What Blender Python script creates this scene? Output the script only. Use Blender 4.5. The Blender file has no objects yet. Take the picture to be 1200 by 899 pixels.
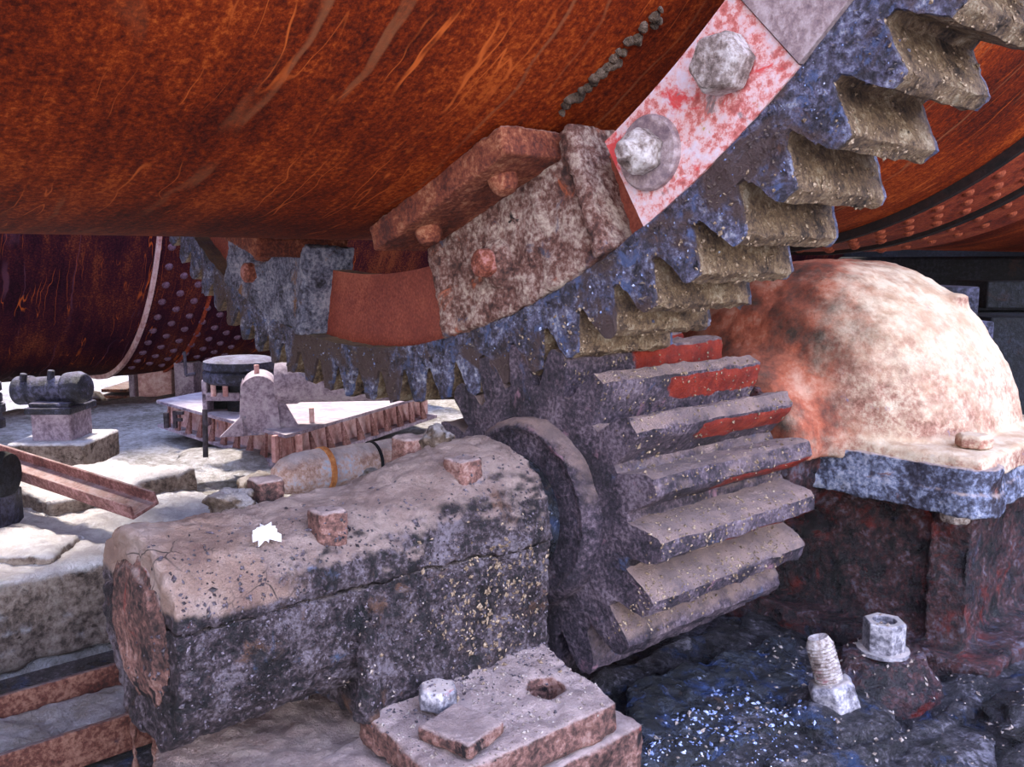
import bpy, bmesh, math, random
from mathutils import Vector, Matrix, noise
random.seed(7)
PI = math.pi
S = bpy.context.scene
C = S.collection

# ------------------------------------------------------------------ camera, world, sun, exposure
CAM = Vector((2.024673, -1.218754, -1.649443))
YAW, PIT, FPX = 0.8515625, 0.1358332, 1048.008
FW = Vector((-math.sin(YAW)*math.cos(PIT), math.cos(YAW)*math.cos(PIT), -math.sin(PIT)))
RT = Vector((math.cos(YAW), math.sin(YAW), 0)); UP = RT.cross(FW)
cd = bpy.data.cameras.new('camera'); cam = bpy.data.objects.new('camera', cd); C.objects.link(cam)
cd.sensor_width = 36; cd.lens = FPX/1200*36; cd.clip_start = 0.02; cd.clip_end = 400
M = Matrix((RT, UP, -FW)).transposed().to_4x4(); M.translation = CAM
cam.matrix_world = M
S.camera = cam
S.view_settings.view_transform = 'Standard'; S.view_settings.look = 'None'
S.view_settings.gamma = 1; S.view_settings.use_curve_mapping = False
S.view_settings.exposure = 0.35

w = bpy.data.worlds.new('world'); S.world = w; w.use_nodes = True
wn = w.node_tree.nodes; wl = w.node_tree.links
tc = wn.new('ShaderNodeTexCoord')
sep = wn.new('ShaderNodeSeparateXYZ'); wl.new(tc.outputs['Generated'], sep.inputs[0])
r1 = wn.new('ShaderNodeValToRGB'); wl.new(sep.outputs['Z'], r1.inputs[0])
r1.color_ramp.elements[0].position = 0.0; r1.color_ramp.elements[0].color = (1.0, .97, .98, 1)
r1.color_ramp.elements[1].position = .6; r1.color_ramp.elements[1].color = (.50, .60, 1.0, 1)
dp = wn.new('ShaderNodeVectorMath'); dp.operation = 'DOT_PRODUCT'; wl.new(tc.outputs['Generated'], dp.inputs[0])
dp.inputs[1].default_value = Vector((.80, -.10, .60)).normalized()   # the bright part of a hazy sky
r2 = wn.new('ShaderNodeMapRange'); wl.new(dp.outputs['Value'], r2.inputs[0])
r2.inputs[1].default_value = .0; r2.inputs[2].default_value = 1.0; r2.inputs[3].default_value = .55; r2.inputs[4].default_value = 6.4
bg = wn['Background']; wl.new(r1.outputs[0], bg.inputs[0]); wl.new(r2.outputs[0], bg.inputs[1])

sd = bpy.data.lights.new('sun', 'SUN'); sun = bpy.data.objects.new('sun', sd); C.objects.link(sun)
sd.energy = 8.0; sd.angle = math.radians(9); sd.color = (1, .88, .74)
sun.rotation_euler = Vector((-.37, .13, .91)).to_track_quat('Z', 'Y').to_euler()   # hazy, high

# ------------------------------------------------------------------ helpers
def ray(px, py):
    return FW + RT*((px-600)/FPX) - UP*((py-449.5)/FPX)
def pz(px, py, z):
    d = ray(px, py); return CAM + d*((z-CAM.z)/d.z)
def pyy(px, py, y):
    d = ray(px, py); return CAM + d*((y-CAM.y)/d.y)
def pdp(px, py, dep):
    return CAM + ray(px, py)*dep

def tag(o, label=None, cat=None, group=None, kind=None):
    if label: o['label'] = label
    if cat: o['category'] = cat
    if group: o['group'] = group
    if kind: o['kind'] = kind
    return o
def thing(name, label, cat, loc=(0, 0, 0), rot=(0, 0, 0), group=None):
    e = bpy.data.objects.new(name, None); C.objects.link(e); e.empty_display_size = .05
    e.location = loc; e.rotation_euler = rot
    return tag(e, label, cat, group)
def obj(name, v, f, mat, parent=None, smooth=40, world=True):
    me = bpy.data.meshes.new(name); me.from_pydata([tuple(p) for p in v], [], f); me.update()
    bm = bmesh.new(); bm.from_mesh(me); bmesh.ops.recalc_face_normals(bm, faces=bm.faces); bm.to_mesh(me); bm.free()
    if mat: me.materials.append(mat)
    if smooth:
        me.polygons.foreach_set('use_smooth', [True]*len(me.polygons)); me.set_sharp_from_angle(angle=math.radians(smooth))
    o = bpy.data.objects.new(name, me); C.objects.link(o)
    if parent:
        o.parent = parent
        if world:
            q = parent; off = Vector((0, 0, 0))
            while q: off += q.location; q = q.parent
            o.location = -off
    return o
class MB:
    def __init__(s): s.v = []; s.f = []
    def add(s, v, f):
        n = len(s.v); s.v += [Vector(p) for p in v]; s.f += [[i+n for i in q] for q in f]; return s
    def box(s, x0, x1, y0, y1, z0, z1, xf=None):
        v = [Vector((x, y, z)) for x in (x0, x1) for y in (y0, y1) for z in (z0, z1)]
        if xf: v = [xf @ p for p in v]
        return s.add(v, [[0,1,3,2],[4,6,7,5],[0,4,5,1],[2,3,7,6],[0,2,6,4],[1,5,7,3]])
    def prism(s, poly, a, b):          # poly = base ring of points, extruded by the vector b-a
        n = len(poly); d = Vector(b)-Vector(a)
        v = [Vector(p) for p in poly] + [Vector(p)+d for p in poly]
        return s.add(v, [list(range(n))[::-1], list(range(n, 2*n))] + [[i, (i+1) % n, n+(i+1) % n, n+i] for i in range(n)])
    def hull8(s, top, drop):           # slab under a 4-cornered top
        t = [Vector(p) for p in top]
        return s.prism([p-Vector((0,0,drop)) for p in t], (0,0,0), (0,0,drop))
    def tube(s, a, b, r0, r1=None, n=24, cap=True, rings=1):
        a = Vector(a); b = Vector(b); r1 = r0 if r1 is None else r1
        q = (b-a).normalized().to_track_quat('Z', 'Y'); v = []; f = []
        for k in range(rings+1):
            t = k/rings; c = a.lerp(b, t); r = r0+(r1-r0)*t
            v += [c + q @ Vector((r*math.cos(2*PI*i/n), r*math.sin(2*PI*i/n), 0)) for i in range(n)]
        for k in range(rings):
            f += [[k*n+i, k*n+(i+1) % n, (k+1)*n+(i+1) % n, (k+1)*n+i] for i in range(n)]
        if cap: f += [list(range(n))[::-1], [rings*n+i for i in range(n)]]
        return s.add(v, f)
    def lathe(s, a, axis, prof, n=48, close=True):   # prof = [(radius, distance along axis)]
        a = Vector(a); q = Vector(axis).normalized().to_track_quat('Z', 'Y'); v = []; f = []
        for r, h in prof:
            v += [a + q @ Vector((r*math.cos(2*PI*i/n), r*math.sin(2*PI*i/n), h)) for i in range(n)]
        m = len(prof)
        for k in range(m-1):
            f += [[k*n+i, k*n+(i+1) % n, (k+1)*n+(i+1) % n, (k+1)*n+i] for i in range(n)]
        if close: f += [list(range(n))[::-1], [(m-1)*n+i for i in range(n)]]
        return s.add(v, f)
    def build(s, name, mat, parent=None, bev=0, smooth=40, world=True):
        o = obj(name, s.v, s.f, mat, parent, smooth, world)
        if bev:
            m = o.modifiers.new('b', 'BEVEL'); m.width = bev; m.segments = 2; m.limit_method = 'ANGLE'; m.angle_limit = math.radians(50)
        return o
_t = {}
def clouds(scale, depth=3):
    k = (scale, depth)
    if k not in _t:
        t = bpy.data.textures.new('clouds', 'CLOUDS'); t.noise_scale = scale; t.noise_depth = depth; _t[k] = t
    return _t[k]
def cruddy(o, voxel=.008, amps=((.012, .06), (.006, .015)), smooth=1):
    m = o.modifiers.new('r', 'REMESH'); m.mode = 'VOXEL'; m.voxel_size = voxel; m.use_smooth_shade = True
    if smooth:
        m = o.modifiers.new('s', 'SMOOTH'); m.factor = .6; m.iterations = smooth
    for a, sc in amps:
        m = o.modifiers.new('d', 'DISPLACE'); m.texture = clouds(sc); m.strength = a; m.mid_level = .5; m.texture_coords = 'GLOBAL'
    return o

# ------------------------------------------------------------------ materials
def srgb(h):
    c = [int(h[i:i+2], 16)/255 for i in (0, 2, 4)]
    return tuple((x/12.92 if x <= .04045 else ((x+.055)/1.055)**2.4) for x in c)+(1,)
class NT:
    def __init__(s, name):
        s.m = bpy.data.materials.new(name); s.m.use_nodes = True; s.n = s.m.node_tree.nodes; s.l = s.m.node_tree.links
        s.b = s.n['Principled BSDF']; s.tc = s.n.new('ShaderNodeTexCoord').outputs['Object']
    def lk(s, a, b):
        if hasattr(a, 'is_output'): s.l.new(a, b)
        else: b.default_value = a
    def noise(s, scale, detail=6, rough=.6, vec=None, stretch=None, dist=0):
        v = vec or s.tc
        if stretch:
            mp = s.n.new('ShaderNodeMapping'); s.lk(v, mp.inputs[0]); mp.inputs['Scale'].default_value = stretch; v = mp.outputs[0]
        x = s.n.new('ShaderNodeTexNoise'); s.lk(v, x.inputs['Vector']); x.inputs['Scale'].default_value = scale
        x.inputs['Detail'].default_value = detail; x.inputs['Roughness'].default_value = rough; x.inputs['Distortion'].default_value = dist
        return x.outputs['Fac']
    def math(s, op, a, b=0.0, clamp=False):
        x = s.n.new('ShaderNodeMath'); x.operation = op; x.use_clamp = clamp; s.lk(a, x.inputs[0]); s.lk(b, x.inputs[1]); return x.outputs[0]
    def mr(s, v, a, b, c=0., d=1.):
        x = s.n.new('ShaderNodeMapRange'); x.interpolation_type = 'SMOOTHSTEP'; s.lk(v, x.inputs[0])
        for i, q in enumerate((a, b, c, d)): x.inputs[i+1].default_value = q
        return x.outputs[0]
    def ramp(s, v, stops):
        x = s.n.new('ShaderNodeValToRGB'); s.lk(v, x.inputs[0]); e = x.color_ramp.elements
        while len(e) < len(stops): e.new(.5)
        for q, (p, c) in zip(e, stops): q.position = p; q.color = srgb(c)
        return x.outputs[0]
    def mix(s, f, a, b, mode='MIX'):
        x = s.n.new('ShaderNodeMix'); x.data_type = 'RGBA'; x.blend_type = mode
        s.lk(f, x.inputs['Factor']); s.lk(a, x.inputs[6]); s.lk(b, x.inputs[7]); return x.outputs[2]
    def bump(s, h, strength, dist, prev=None):
        x = s.n.new('ShaderNodeBump'); s.lk(h, x.inputs['Height']); x.inputs['Strength'].default_value = strength; x.inputs['Distance'].default_value = dist
        if prev is not None: s.l.new(prev, x.inputs['Normal'])
        return x.outputs[0]
    def up(s):
        g = s.n.new('ShaderNodeNewGeometry'); q = s.n.new('ShaderNodeSeparateXYZ'); s.l.new(g.outputs['Normal'], q.inputs[0]); return q.outputs['Z']
    def xyz(s):
        q = s.n.new('ShaderNodeSeparateXYZ'); s.l.new(s.tc, q.inputs[0]); return q.outputs
def grunge(name, stops, scale=8, fine=60, bump=.5, bd=.004, rough=.8, metal=0, dust=None, dlev=(.35, .85), patches=(), spec=.4, rmin=None):
    t = NT(name)
    a = t.noise(scale, 8, .65, dist=.4); b = t.noise(fine, 5, .7)
    c = t.math('ADD', t.math('MULTIPLY', a, .5), t.math('MULTIPLY', b, .5))
    c = t.mr(c, .36, .64)
    col = t.ramp(c, stops)
    for k, (pc, psc, lo, hi) in enumerate(patches):
        v = t.n.new('ShaderNodeVectorMath'); v.operation = 'ADD'; t.l.new(t.tc, v.inputs[0]); v.inputs[1].default_value = (3.1*k+1.7, 5.3*k, 2.2*k)
        m = t.noise(psc, 6, .7, vec=v.outputs[0], dist=.6); col = t.mix(t.mr(m, lo, hi), col, srgb(pc))
    ro = t.mr(a, .3, .7, rough-.12, min(1, rough+.1))
    if dust:
        dn = t.noise(22, 6, .7); u = t.math('ADD', t.up(), t.math('MULTIPLY', t.math('SUBTRACT', dn, .5), 1.1))
        dm = t.mr(u, *dlev)
        dc = t.mix(t.mr(t.noise(14, 6, .7), .35, .65), srgb(dust[0]), srgb(dust[1]))
        col = t.mix(dm, col, dc); ro = t.math('MAXIMUM', ro, t.math('MULTIPLY', dm, .92))
    t.lk(col, t.b.inputs['Base Color']); t.lk(ro, t.b.inputs['Roughness'])
    t.b.inputs['Metallic'].default_value = metal; t.b.inputs['Specular IOR Level'].default_value = spec
    n1 = t.bump(t.math('ADD', a, t.math('MULTIPLY', b, .6)), min(1, bump), bd*2.2)
    n1 = t.bump(t.noise(fine*2.6, 4, .75), min(1, bump), bd*.9, n1)
    t.l.new(n1, t.b.inputs['Normal'])
    t.col = col
    return t

def kiln_mat(name, base, streak, z0=0.0, x0=0.0, yk=5.):
    t = NT(name); x, y, z = t.xyz()
    ang = t.math('ARCTAN2', t.math('SUBTRACT', x, x0), t.math('SUBTRACT', z, z0))
    cv = t.n.new('ShaderNodeCombineXYZ'); t.lk(t.math('MULTIPLY', t.math('COSINE', ang), 1.2), cv.inputs[0]); t.lk(t.math('MULTIPLY', t.math('SINE', ang), 1.2), cv.inputs[2])
    t.lk(t.math('MULTIPLY', y, yk), cv.inputs[1]); V = cv.outputs[0]
    a = t.noise(1.6, 7, .65, vec=V, dist=.25)
    f = t.noise(9, 5, .75, vec=V)
    big = t.noise(1.8, 6, .6); sp = t.noise(95, 4, .8)
    c = t.math('ADD', t.math('ADD', t.math('MULTIPLY', a, .22), t.math('MULTIPLY', f, .13)), t.math('ADD', t.math('MULTIPLY', big, .3), t.math('MULTIPLY', sp, .35)))
    col = t.ramp(t.mr(c, .38, .62), base)
    # chalky runs left by dripping water, with wandering edges
    wv = t.n.new('ShaderNodeVectorMath'); wv.operation = 'ADD'; t.lk(V, wv.inputs[0]); nz = t.n.new('ShaderNodeTexNoise'); t.lk(t.tc, nz.inputs['Vector']); nz.inputs['Scale'].default_value = 5; nq = t.n.new('ShaderNodeVectorMath'); nq.operation = 'SCALE'; t.lk(nz.outputs['Color'], nq.inputs[0]); nq.inputs['Scale'].default_value = .35; t.lk(nq.outputs[0], wv.inputs[1])
    s1 = t.noise(1.0, 2, .5, vec=wv.outputs[0], stretch=(.35, 1.0, .35)); sm = t.mr(t.math('ABSOLUTE', t.math('SUBTRACT', s1, .5)), .003, .013, 1., 0.)
    sm = t.math('MULTIPLY', sm, t.mr(t.noise(1.6, 4, .6), .44, .58))
    col = t.mix(t.math('MULTIPLY', sm, .55), col, srgb(streak))
    s2 = t.noise(2.4, 2, .5, vec=wv.outputs[0], stretch=(.5, 1.0, .5)); sm2 = t.mr(t.math('ABSOLUTE', t.math('SUBTRACT', s2, .5)), .0, .009, 1., 0.)
    col = t.mix(t.math('MULTIPLY', sm2, t.mr(t.noise(3.1, 3, .6), .5, .62)), col, srgb('c8622a'))
    t.lk(col, t.b.inputs['Base Color']); t.b.inputs['Roughness'].default_value = .8; t.b.inputs['Specular IOR Level'].default_value = .15
    n = t.bump(t.math('ADD', t.math('MULTIPLY', sp, .6), t.math('ADD', f, a)), .35, .004); t.l.new(n, t.b.inputs['Normal'])
    return t.m

M_kiln = kiln_mat('rusted_kiln_shell', [(0, '2e0d08'), (.35, '62200b'), (.65, '84300e'), (1, 'bc5a22')], '98603f')
X2, Z2, R2 = -5.0, -.885, 1.594
M_kiln2 = kiln_mat('dark_rust_far_kiln', [(0, '1c0c16'), (.4, '381424'), (.7, '562420'), (1, '8c4c30')], '70485c', Z2, X2)
M_rivet = grunge('rusted_rivets', [(0, '6a2414'), (1, 'b05a38')], 30, 120).m
M_rivet2 = grunge('mauve_rivets', [(0, '4c2c3c'), (1, '8c7088')], 30, 120).m
M_band = grunge('rusted_band_plate', [(0, '5e1e10'), (.5, '96381c'), (1, 'bc5c30')], 6, 90, patches=(('3a1610', 9, .58, .7),)).m
M_rim = grunge('greasy_gear_steel', [(0, '201c22'), (.35, '4a4652'), (.65, '74708a'), (.85, '9ca0b8'), (1, 'd4d0d8')], 14, 75, 1.2, .009, .6,
               dust=('a89478', '7a6e68'), dlev=(.3, .9), patches=(('5c6a94', 26, .52, .62), ('5c4844', 5, .47, .58), ('0a090b', 18, .62, .7), ('83583e', 14, .66, .74)), spec=.5)
def edgy(t):
    at = t.n.new('ShaderNodeAttribute'); at.attribute_name = 'wear'      # crust of oily dirt packed on the tooth flanks
    crust = t.ramp(t.math('ADD', t.math('MULTIPLY', t.noise(16, 7, .7), .6), t.math('MULTIPLY', t.noise(110, 4, .8), .4)), [(.38, '1c1614'), (.46, '6c5644'), (.53, '987c5c'), (.64, 'd4c4a8')])
    m = t.mr(t.math('ADD', at.outputs['Fac'], t.math('MULTIPLY', t.math('SUBTRACT', t.noise(30, 4, .6), .5), .7)), .4, .6)
    t.lk(t.mix(m, t.col, crust), t.b.inputs['Base Color'])
    return t.m
M_rim = edgy(M_rim)
M_gapshade = grunge('black_gap_shadow', [(0, '0c0808'), (1, '2a1814')], 20, 60).m
M_web = grunge('red_primer_web', [(0, '6c2c22'), (.5, '8a4232'), (1, 'a25a44')], 5, 150, .25, .002, .6, dust=('a88c78', '8a6c60'), dlev=(.5, 1.1)).m
M_pink = grunge('flaking_red_paint', [(0, 'a4504a'), (.3, 'cc7870'), (.55, 'dcb4b0'), (1, 'd8ccd4')], 9, 70, .5, .003, .7, patches=(('d24a48', 9, .56, .64), ('b8985c', 14, .63, .7), ('8c7878', 20, .6, .7))).m
M_greyp = grunge('grey_worn_plate', [(0, '6a5860'), (.5, '94807f'), (1, 'b8a8a8')], 9, 70, .5, .003, .6).m
M_brk = grunge('bracket_caked_tan', [(0, '3c2824'), (.35, '785044'), (.65, 'a08478'), (1, 'd0bca8')], 13, 80, .9, .005, .8, patches=(('b8603c', 8, .58, .68), ('5a5868', 12, .6, .7), ('201410', 22, .65, .72))).m
M_brkg = grunge('bracket_grey_fur', [(0, '2c2a30'), (.4, '6c6c80'), (.7, '9090a0'), (1, 'b8b4c0')], 13, 90, .9, .007, .8, patches=(('8c6444', 8, .55, .66),)).m
M_brkf = grunge('bracket_rust', [(0, '48201a'), (.5, '80402c'), (.8, '9c5c40'), (1, 'b88060')], 12, 110, .8, .004, .75, dust=('b09088', '886050'), dlev=(.4, 1.)).m
M_bolt = grunge('chalky_bolt', [(0, '5c4c46'), (.4, '9c8c84'), (1, 'd8d0cc')], 22, 90, .8, .004, .7, patches=(('a06468', 14, .6, .7), ('2a2220', 20, .62, .7))).m
M_boltr = grunge('rusty_bolt', [(0, '4c2018'), (.5, '8c4c38'), (1, 'b8847c')], 22, 110, .6, .003, .7).m
M_steel = grunge('dusty_grey_nut', [(0, '4c4850'), (.5, '8c8890'), (1, 'c4bec2')], 25, 110, .5, .002, .5, metal=.3, dust=('c8b8b0', 'a09890'), dlev=(.6, 1.1), patches=(('94504c', 16, .62, .7),)).m
M_oil = grunge('black_wet_tar', [(0, '060608'), (.5, '15161c'), (1, '3c4250')], 12, 70, 1.0, .01, .24, spec=.9, patches=(('2a4478', 9, .5, .66), ('a0a8c0', 30, .62, .7), ('4c382c', 16, .6, .7))).m  # blue and pale patches paint glints into the tar colour
M_base = grunge('tar_and_dust_floor', [(0, '0a090c'), (.4, '28242a'), (.7, '4a444a'), (1, '96909a')], 9, 80, 1.0, .012, .36, spec=.7, dust=('8c8488', '5c5458'), dlev=(.95, 1.45), patches=(('26406c', 8, .55, .66), ('08080a', 10, .55, .65))).m
M_gbody = grunge('tarred_red_casting', [(0, '0e0a0e'), (.4, '2e2228'), (.7, '5a2c28'), (1, '7a7482')], 9, 70, 1.0, .012, .34, spec=.8, patches=(('7c2418', 6, .55, .66), ('424860', 13, .58, .7), ('0a080a', 8, .55, .65))).m
M_gcap = grunge('dusty_cream_cap', [(0, '6e4434'), (.35, 'a87c68'), (.6, 'd0b49c'), (1, 'e8d8c4')], 4, 60, .5, .006, .8, dust=('ecdcc8', 'cfae96'), dlev=(-.1, .75), patches=(('a04428', 4.5, .55, .7), ('55403c', 6, .62, .74), ('6c7294', 16, .62, .72))).m
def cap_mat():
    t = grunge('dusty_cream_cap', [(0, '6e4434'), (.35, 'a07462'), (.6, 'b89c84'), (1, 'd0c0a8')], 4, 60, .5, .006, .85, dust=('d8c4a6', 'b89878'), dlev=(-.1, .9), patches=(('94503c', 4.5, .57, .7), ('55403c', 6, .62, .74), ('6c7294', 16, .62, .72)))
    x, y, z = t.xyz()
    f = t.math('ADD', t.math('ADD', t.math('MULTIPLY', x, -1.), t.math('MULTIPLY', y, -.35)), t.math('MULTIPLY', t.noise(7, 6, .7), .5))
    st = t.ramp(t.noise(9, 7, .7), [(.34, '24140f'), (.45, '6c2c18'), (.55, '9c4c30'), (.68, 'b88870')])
    t.lk(t.mix(t.math('MULTIPLY', t.mr(f, -1.10, -.84), .92), t.col, st), t.b.inputs['Base Color'])  # rusty tone on the gear side, with that flank's shade painted in
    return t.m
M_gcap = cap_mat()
M_flange = grunge('blue_grey_flange', [(0, '2a2430'), (.4, '565668'), (.7, '8890aa'), (1, 'c4c4d0')], 11, 80, .9, .008, .55, dust=('d8c0b0', 'b49c94'), dlev=(.3, .9), patches=(('302024', 9, .56, .66), ('8c5c50', 12, .62, .7))).m
M_conc = grunge('dusty_concrete', [(0, '4c403a'), (.4, '8c7a70'), (1, 'b8a89c')], 7, 50, 1., .012, .95, dust=('f0eef2', 'ccc6cc'), dlev=(.1, .7), patches=(('3a2c24', 12, .58, .68),)).m
M_rubble = grunge('brown_rubble', [(0, '3a2c26'), (.5, '74604f'), (1, '9c8878')], 14, 60, 1., .015, .95, dust=('c8c0c0', 'a49890'), dlev=(.3, .9)).m
M_ground = grunge('white_dust_ground', [(0, '8c867f'), (.5, 'bdb8b8'), (1, 'e2e0e4')], 2.5, 30, 1., .03, .95, patches=(('6a625c', 3.5, .6, .7),)).m
M_beam = grunge('mauve_rusty_steel', [(0, '4c2c2c'), (.5, '7c5450'), (1, 'a88080')], 8, 90, .4, .003, .7, dust=('a89aa0', '8c7470'), dlev=(.6, 1.2)).m
M_rail = grunge('brown_rail_steel', [(0, '2c1612'), (.5, '5a3024'), (1, '8c6452')], 9, 90, .5, .004, .7, dust=('7c706c', '54464a'), dlev=(.7, 1.2), patches=(('20283a', 8, .6, .7),)).m
M_dirt = grunge('pink_dirt_slab', [(0, '6c4438'), (.5, '9c7060'), (1, 'c0a294')], 8, 60, .9, .01, .9, dust=('c4aca0', '98807a'), dlev=(.5, 1.), patches=(('3a2420', 10, .6, .7),)).m
M_dark = grunge('dark_greasy_machine', [(0, '101018'), (.5, '2c2c3c'), (1, '60607c')], 6, 50, .7, .01, .5, dust=('8888a0', '60586c'), dlev=(.6, 1.2)).m
M_mauve = grunge('pale_mauve_machine', [(0, '6c5c6c'), (.5, 'a090a0'), (1, 'bcb0bc')], 6, 50, .6, .01, .8, dust=('b8b0b8', '988c98'), dlev=(.4, 1.), patches=(('505a78', 8, .6, .7),)).m
M_pinkw = grunge('faded_pink_steel', [(0, 'a07070'), (.5, 'c89c98'), (1, 'e0c4c4')], 3, 30, .3, .01, .8).m
M_orange = grunge('orange_rust_pipe', [(0, 'a85c30'), (.5, 'd08c54'), (1, 'e8b888')], 4, 30, .3, .01, .8).m
M_blackb = grunge('black_blocks', [(0, '08080a'), (.5, '16171c'), (1, '2c2e38')], 6, 50, .6, .01, .8, patches=(('2c1c18', 5, .58, .7),)).m
M_white = grunge('white_droppings', [(0, 'd8d8e0'), (1, 'ffffff')], 40, 90, .4, .002, .9).m
M_wrap = grunge('wrapped_shaft_paint', [(0, '9c7468'), (.4, 'cca898'), (.7, 'd8c0bc'), (1, 'c0cce0')], 7, 60, .6, .006, .8, dust=('d8ccd0', 'b8a8a8'), dlev=(.4, 1.), patches=(('a06c50', 9, .58, .68), ('8094c0', 7, .6, .7))).m
M_strap = grunge('black_strap', [(0, '0c0c0e'), (1, '242228')], 20, 60).m
M_rod = grunge('dark_rod', [(0, '1a1418'), (1, '4c4450')], 20, 60).m

def pinion_mat():
    t = grunge('pinion_steel', [(0, '1a161c'), (.4, '463c46'), (.7, '6c5a64'), (1, '988890')], 9, 120, 1., .006, .5,
               dust=('a88c80', '84706c'), dlev=(.15, .8), patches=(('54648a', 10, .6, .72), ('a07884', 13, .6, .7), ('1a161c', 15, .62, .72)), spec=.5)
    at = t.n.new('ShaderNodeAttribute'); at.attribute_name = 'wear'
    wr = t.math('ADD', at.outputs['Fac'], t.math('MULTIPLY', t.math('SUBTRACT', t.noise(16, 5, .6), .5), .9))
    red = t.ramp(t.noise(30, 5, .6), [(.3, '6c1408'), (.55, '9c2c14'), (.8, 'c05030')])
    col = t.mix(t.mr(wr, .5, .62), t.col, red); t.lk(col, t.b.inputs['Base Color'])
    return t.m
M_pin = pinion_mat()

def housing_mat(name, dust, dlev, cracks=True):
    t = grunge(name, [(0, '0a080b'), (.35, '2a2024'), (.6, '504044'), (1, '8c8088')], 16, 110, 1., .008, .55, dust=dust, dlev=dlev,
               patches=(('6c4c3c', 9, .58, .68), ('5c6c8c', 10, .62, .72), ('0c0a0c', 14, .56, .66), ('8c3428', 16, .68, .74)), spec=.55)
    if cracks:
        vv = t.n.new('ShaderNodeVectorMath'); vv.operation = 'ADD'; t.lk(t.tc, vv.inputs[0])
        nz = t.n.new('ShaderNodeTexNoise'); t.lk(t.tc, nz.inputs['Vector']); nz.inputs['Scale'].default_value = 14; sc = t.n.new('ShaderNodeVectorMath'); sc.operation = 'SCALE'; t.lk(nz.outputs['Color'], sc.inputs[0]); sc.inputs['Scale'].default_value = .035; t.lk(sc.outputs[0], vv.inputs[1])
        v = t.n.new('ShaderNodeTexVoronoi'); v.feature = 'DISTANCE_TO_EDGE'; v.inputs['Scale'].default_value = 17; t.lk(vv.outputs[0], v.inputs['Vector'])
        cr = t.mr(v.outputs['Distance'], .0, .032, 1., 0.)
        x, y, z = t.xyz()
        msk = t.math('MULTIPLY', t.mr(t.noise(7, 4, .6), .42, .55), t.mr(z, -2.17, -2.14))
        clay = t.math('MULTIPLY', t.mr(t.math('ADD', y, t.math('MULTIPLY', t.noise(9, 5, .6), .35)), -.50, -.42, 1., 0.), t.mr(t.math('ADD', z, t.math('MULTIPLY', t.noise(13, 5, .6), .06)), -2.115, -2.10))
        cr = t.math('MULTIPLY', t.math('MULTIPLY', cr, msk), t.math('ADD', t.math('MULTIPLY', clay, .85), .08))
        col = t.mix(clay, t.col, t.ramp(t.noise(12, 6, .6), [(.3, '8c6c60'), (.5, 'b0907f'), (.7, 'c8b0a4')]))
        col = t.mix(cr, col, srgb('1e1414')); t.lk(col, t.b.inputs['Base Color'])
        old = t.b.inputs['Normal'].links[0].from_socket
        t.l.new(t.bump(cr, -1., .006, old), t.b.inputs['Normal'])
    return t.m
M_hcap = housing_mat('caked_housing_cap', ('c0a79b', '9c8278'), (.35, .85))
M_hbase = housing_mat('tarry_housing_base', ('a8948c', '7c6c68'), (.75, 1.2), False)
M_foot = grunge('dusty_foot_casting', [(0, '2c201e'), (.4, '6c4c44'), (.7, '94685c'), (1, 'b49084')], 10, 90, .9, .007, .8, dust=('c8b0a8', 'a08a84'), dlev=(.3, .85), patches=(('1c1416', 12, .58, .66), ('a04034', 9, .62, .7))).m

# ------------------------------------------------------------------ setting
def ground_grid(name, x0, x1, y0, y1, z, n, amp, sc, mat, **k):
    v = []; f = []
    for i in range(n+1):
        for j in range(n+1):
            x = x0+(x1-x0)*i/n; y = y0+(y1-y0)*j/n
            v.append((x, y, z+amp*noise.fractal(Vector((x*sc, y*sc, z)), 1., 2., 5)))
    for i in range(n):
        for j in range(n): a = i*(n+1)+j; f.append([a, a+n+1, a+n+2, a+1])
    return obj(name, v, f, mat, smooth=180)
ZF = -3.3
g = MB().box(-60, 60, -60, 60, ZF-.3, ZF-.08).build('floor', M_ground); tag(g, kind='structure')
g = ground_grid('floor', -12, 6, -6, 12, ZF, 220, .05, 1.1, M_ground); tag(g, kind='structure')

# concrete pier the machinery stands on
b = MB().box(-.25, 2.6, -1.9, 3.4, ZF-.05, -2.62); o = b.build('trim_1', M_base); tag(o, kind='structure')
g = ground_grid('floor', .72, 2.5, -1.0, 2.6, -2.585, 240, .035, 5.5, M_base); tag(g, kind='structure')
# stepped dusty footing on the left
b = MB().box(-4.6, -.62, -1.6, 2.4, ZF-.05, -2.62); o = b.build('wall_left', M_ground); cruddy(o, .03, ((.05, .25), (.02, .07))); tag(o, kind='structure')
b = MB().box(-1.45, -.60, -1.3, .05, -2.75, -2.50); o = b.build('trim_2', M_conc); cruddy(o, .016, ((.05, .2), (.02, .05))); tag(o, kind='structure')
b = MB().box(-1.9, -.25, .0, 2.4, -3.0, -2.64); o = b.build('trim_3', M_ground); cruddy(o, .03, ((.1, .3), (.03, .08))); tag(o, kind='structure')
b = MB().box(-.64, -.2, -1.6, .6, ZF, -2.86); o = b.build('trim_4', M_rubble); cruddy(o, .02, ((.05, .2), (.02, .05))); tag(o, kind='structure')
# dark pier and beams behind the gearbox
b = MB().box(-1.2, 6, 4.6, 5.6, ZF, -1.62); o = b.build('wall_back', M_blackb, bev=.02); tag(o, kind='structure')
b = MB().box(-14, 14, 9.05, 9.6, ZF, 3.0); o = b.build('wall_front', M_blackb, bev=.02); tag(o, kind='structure')  # invented dark end wall, added to keep bright sky out of the gaps

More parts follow.
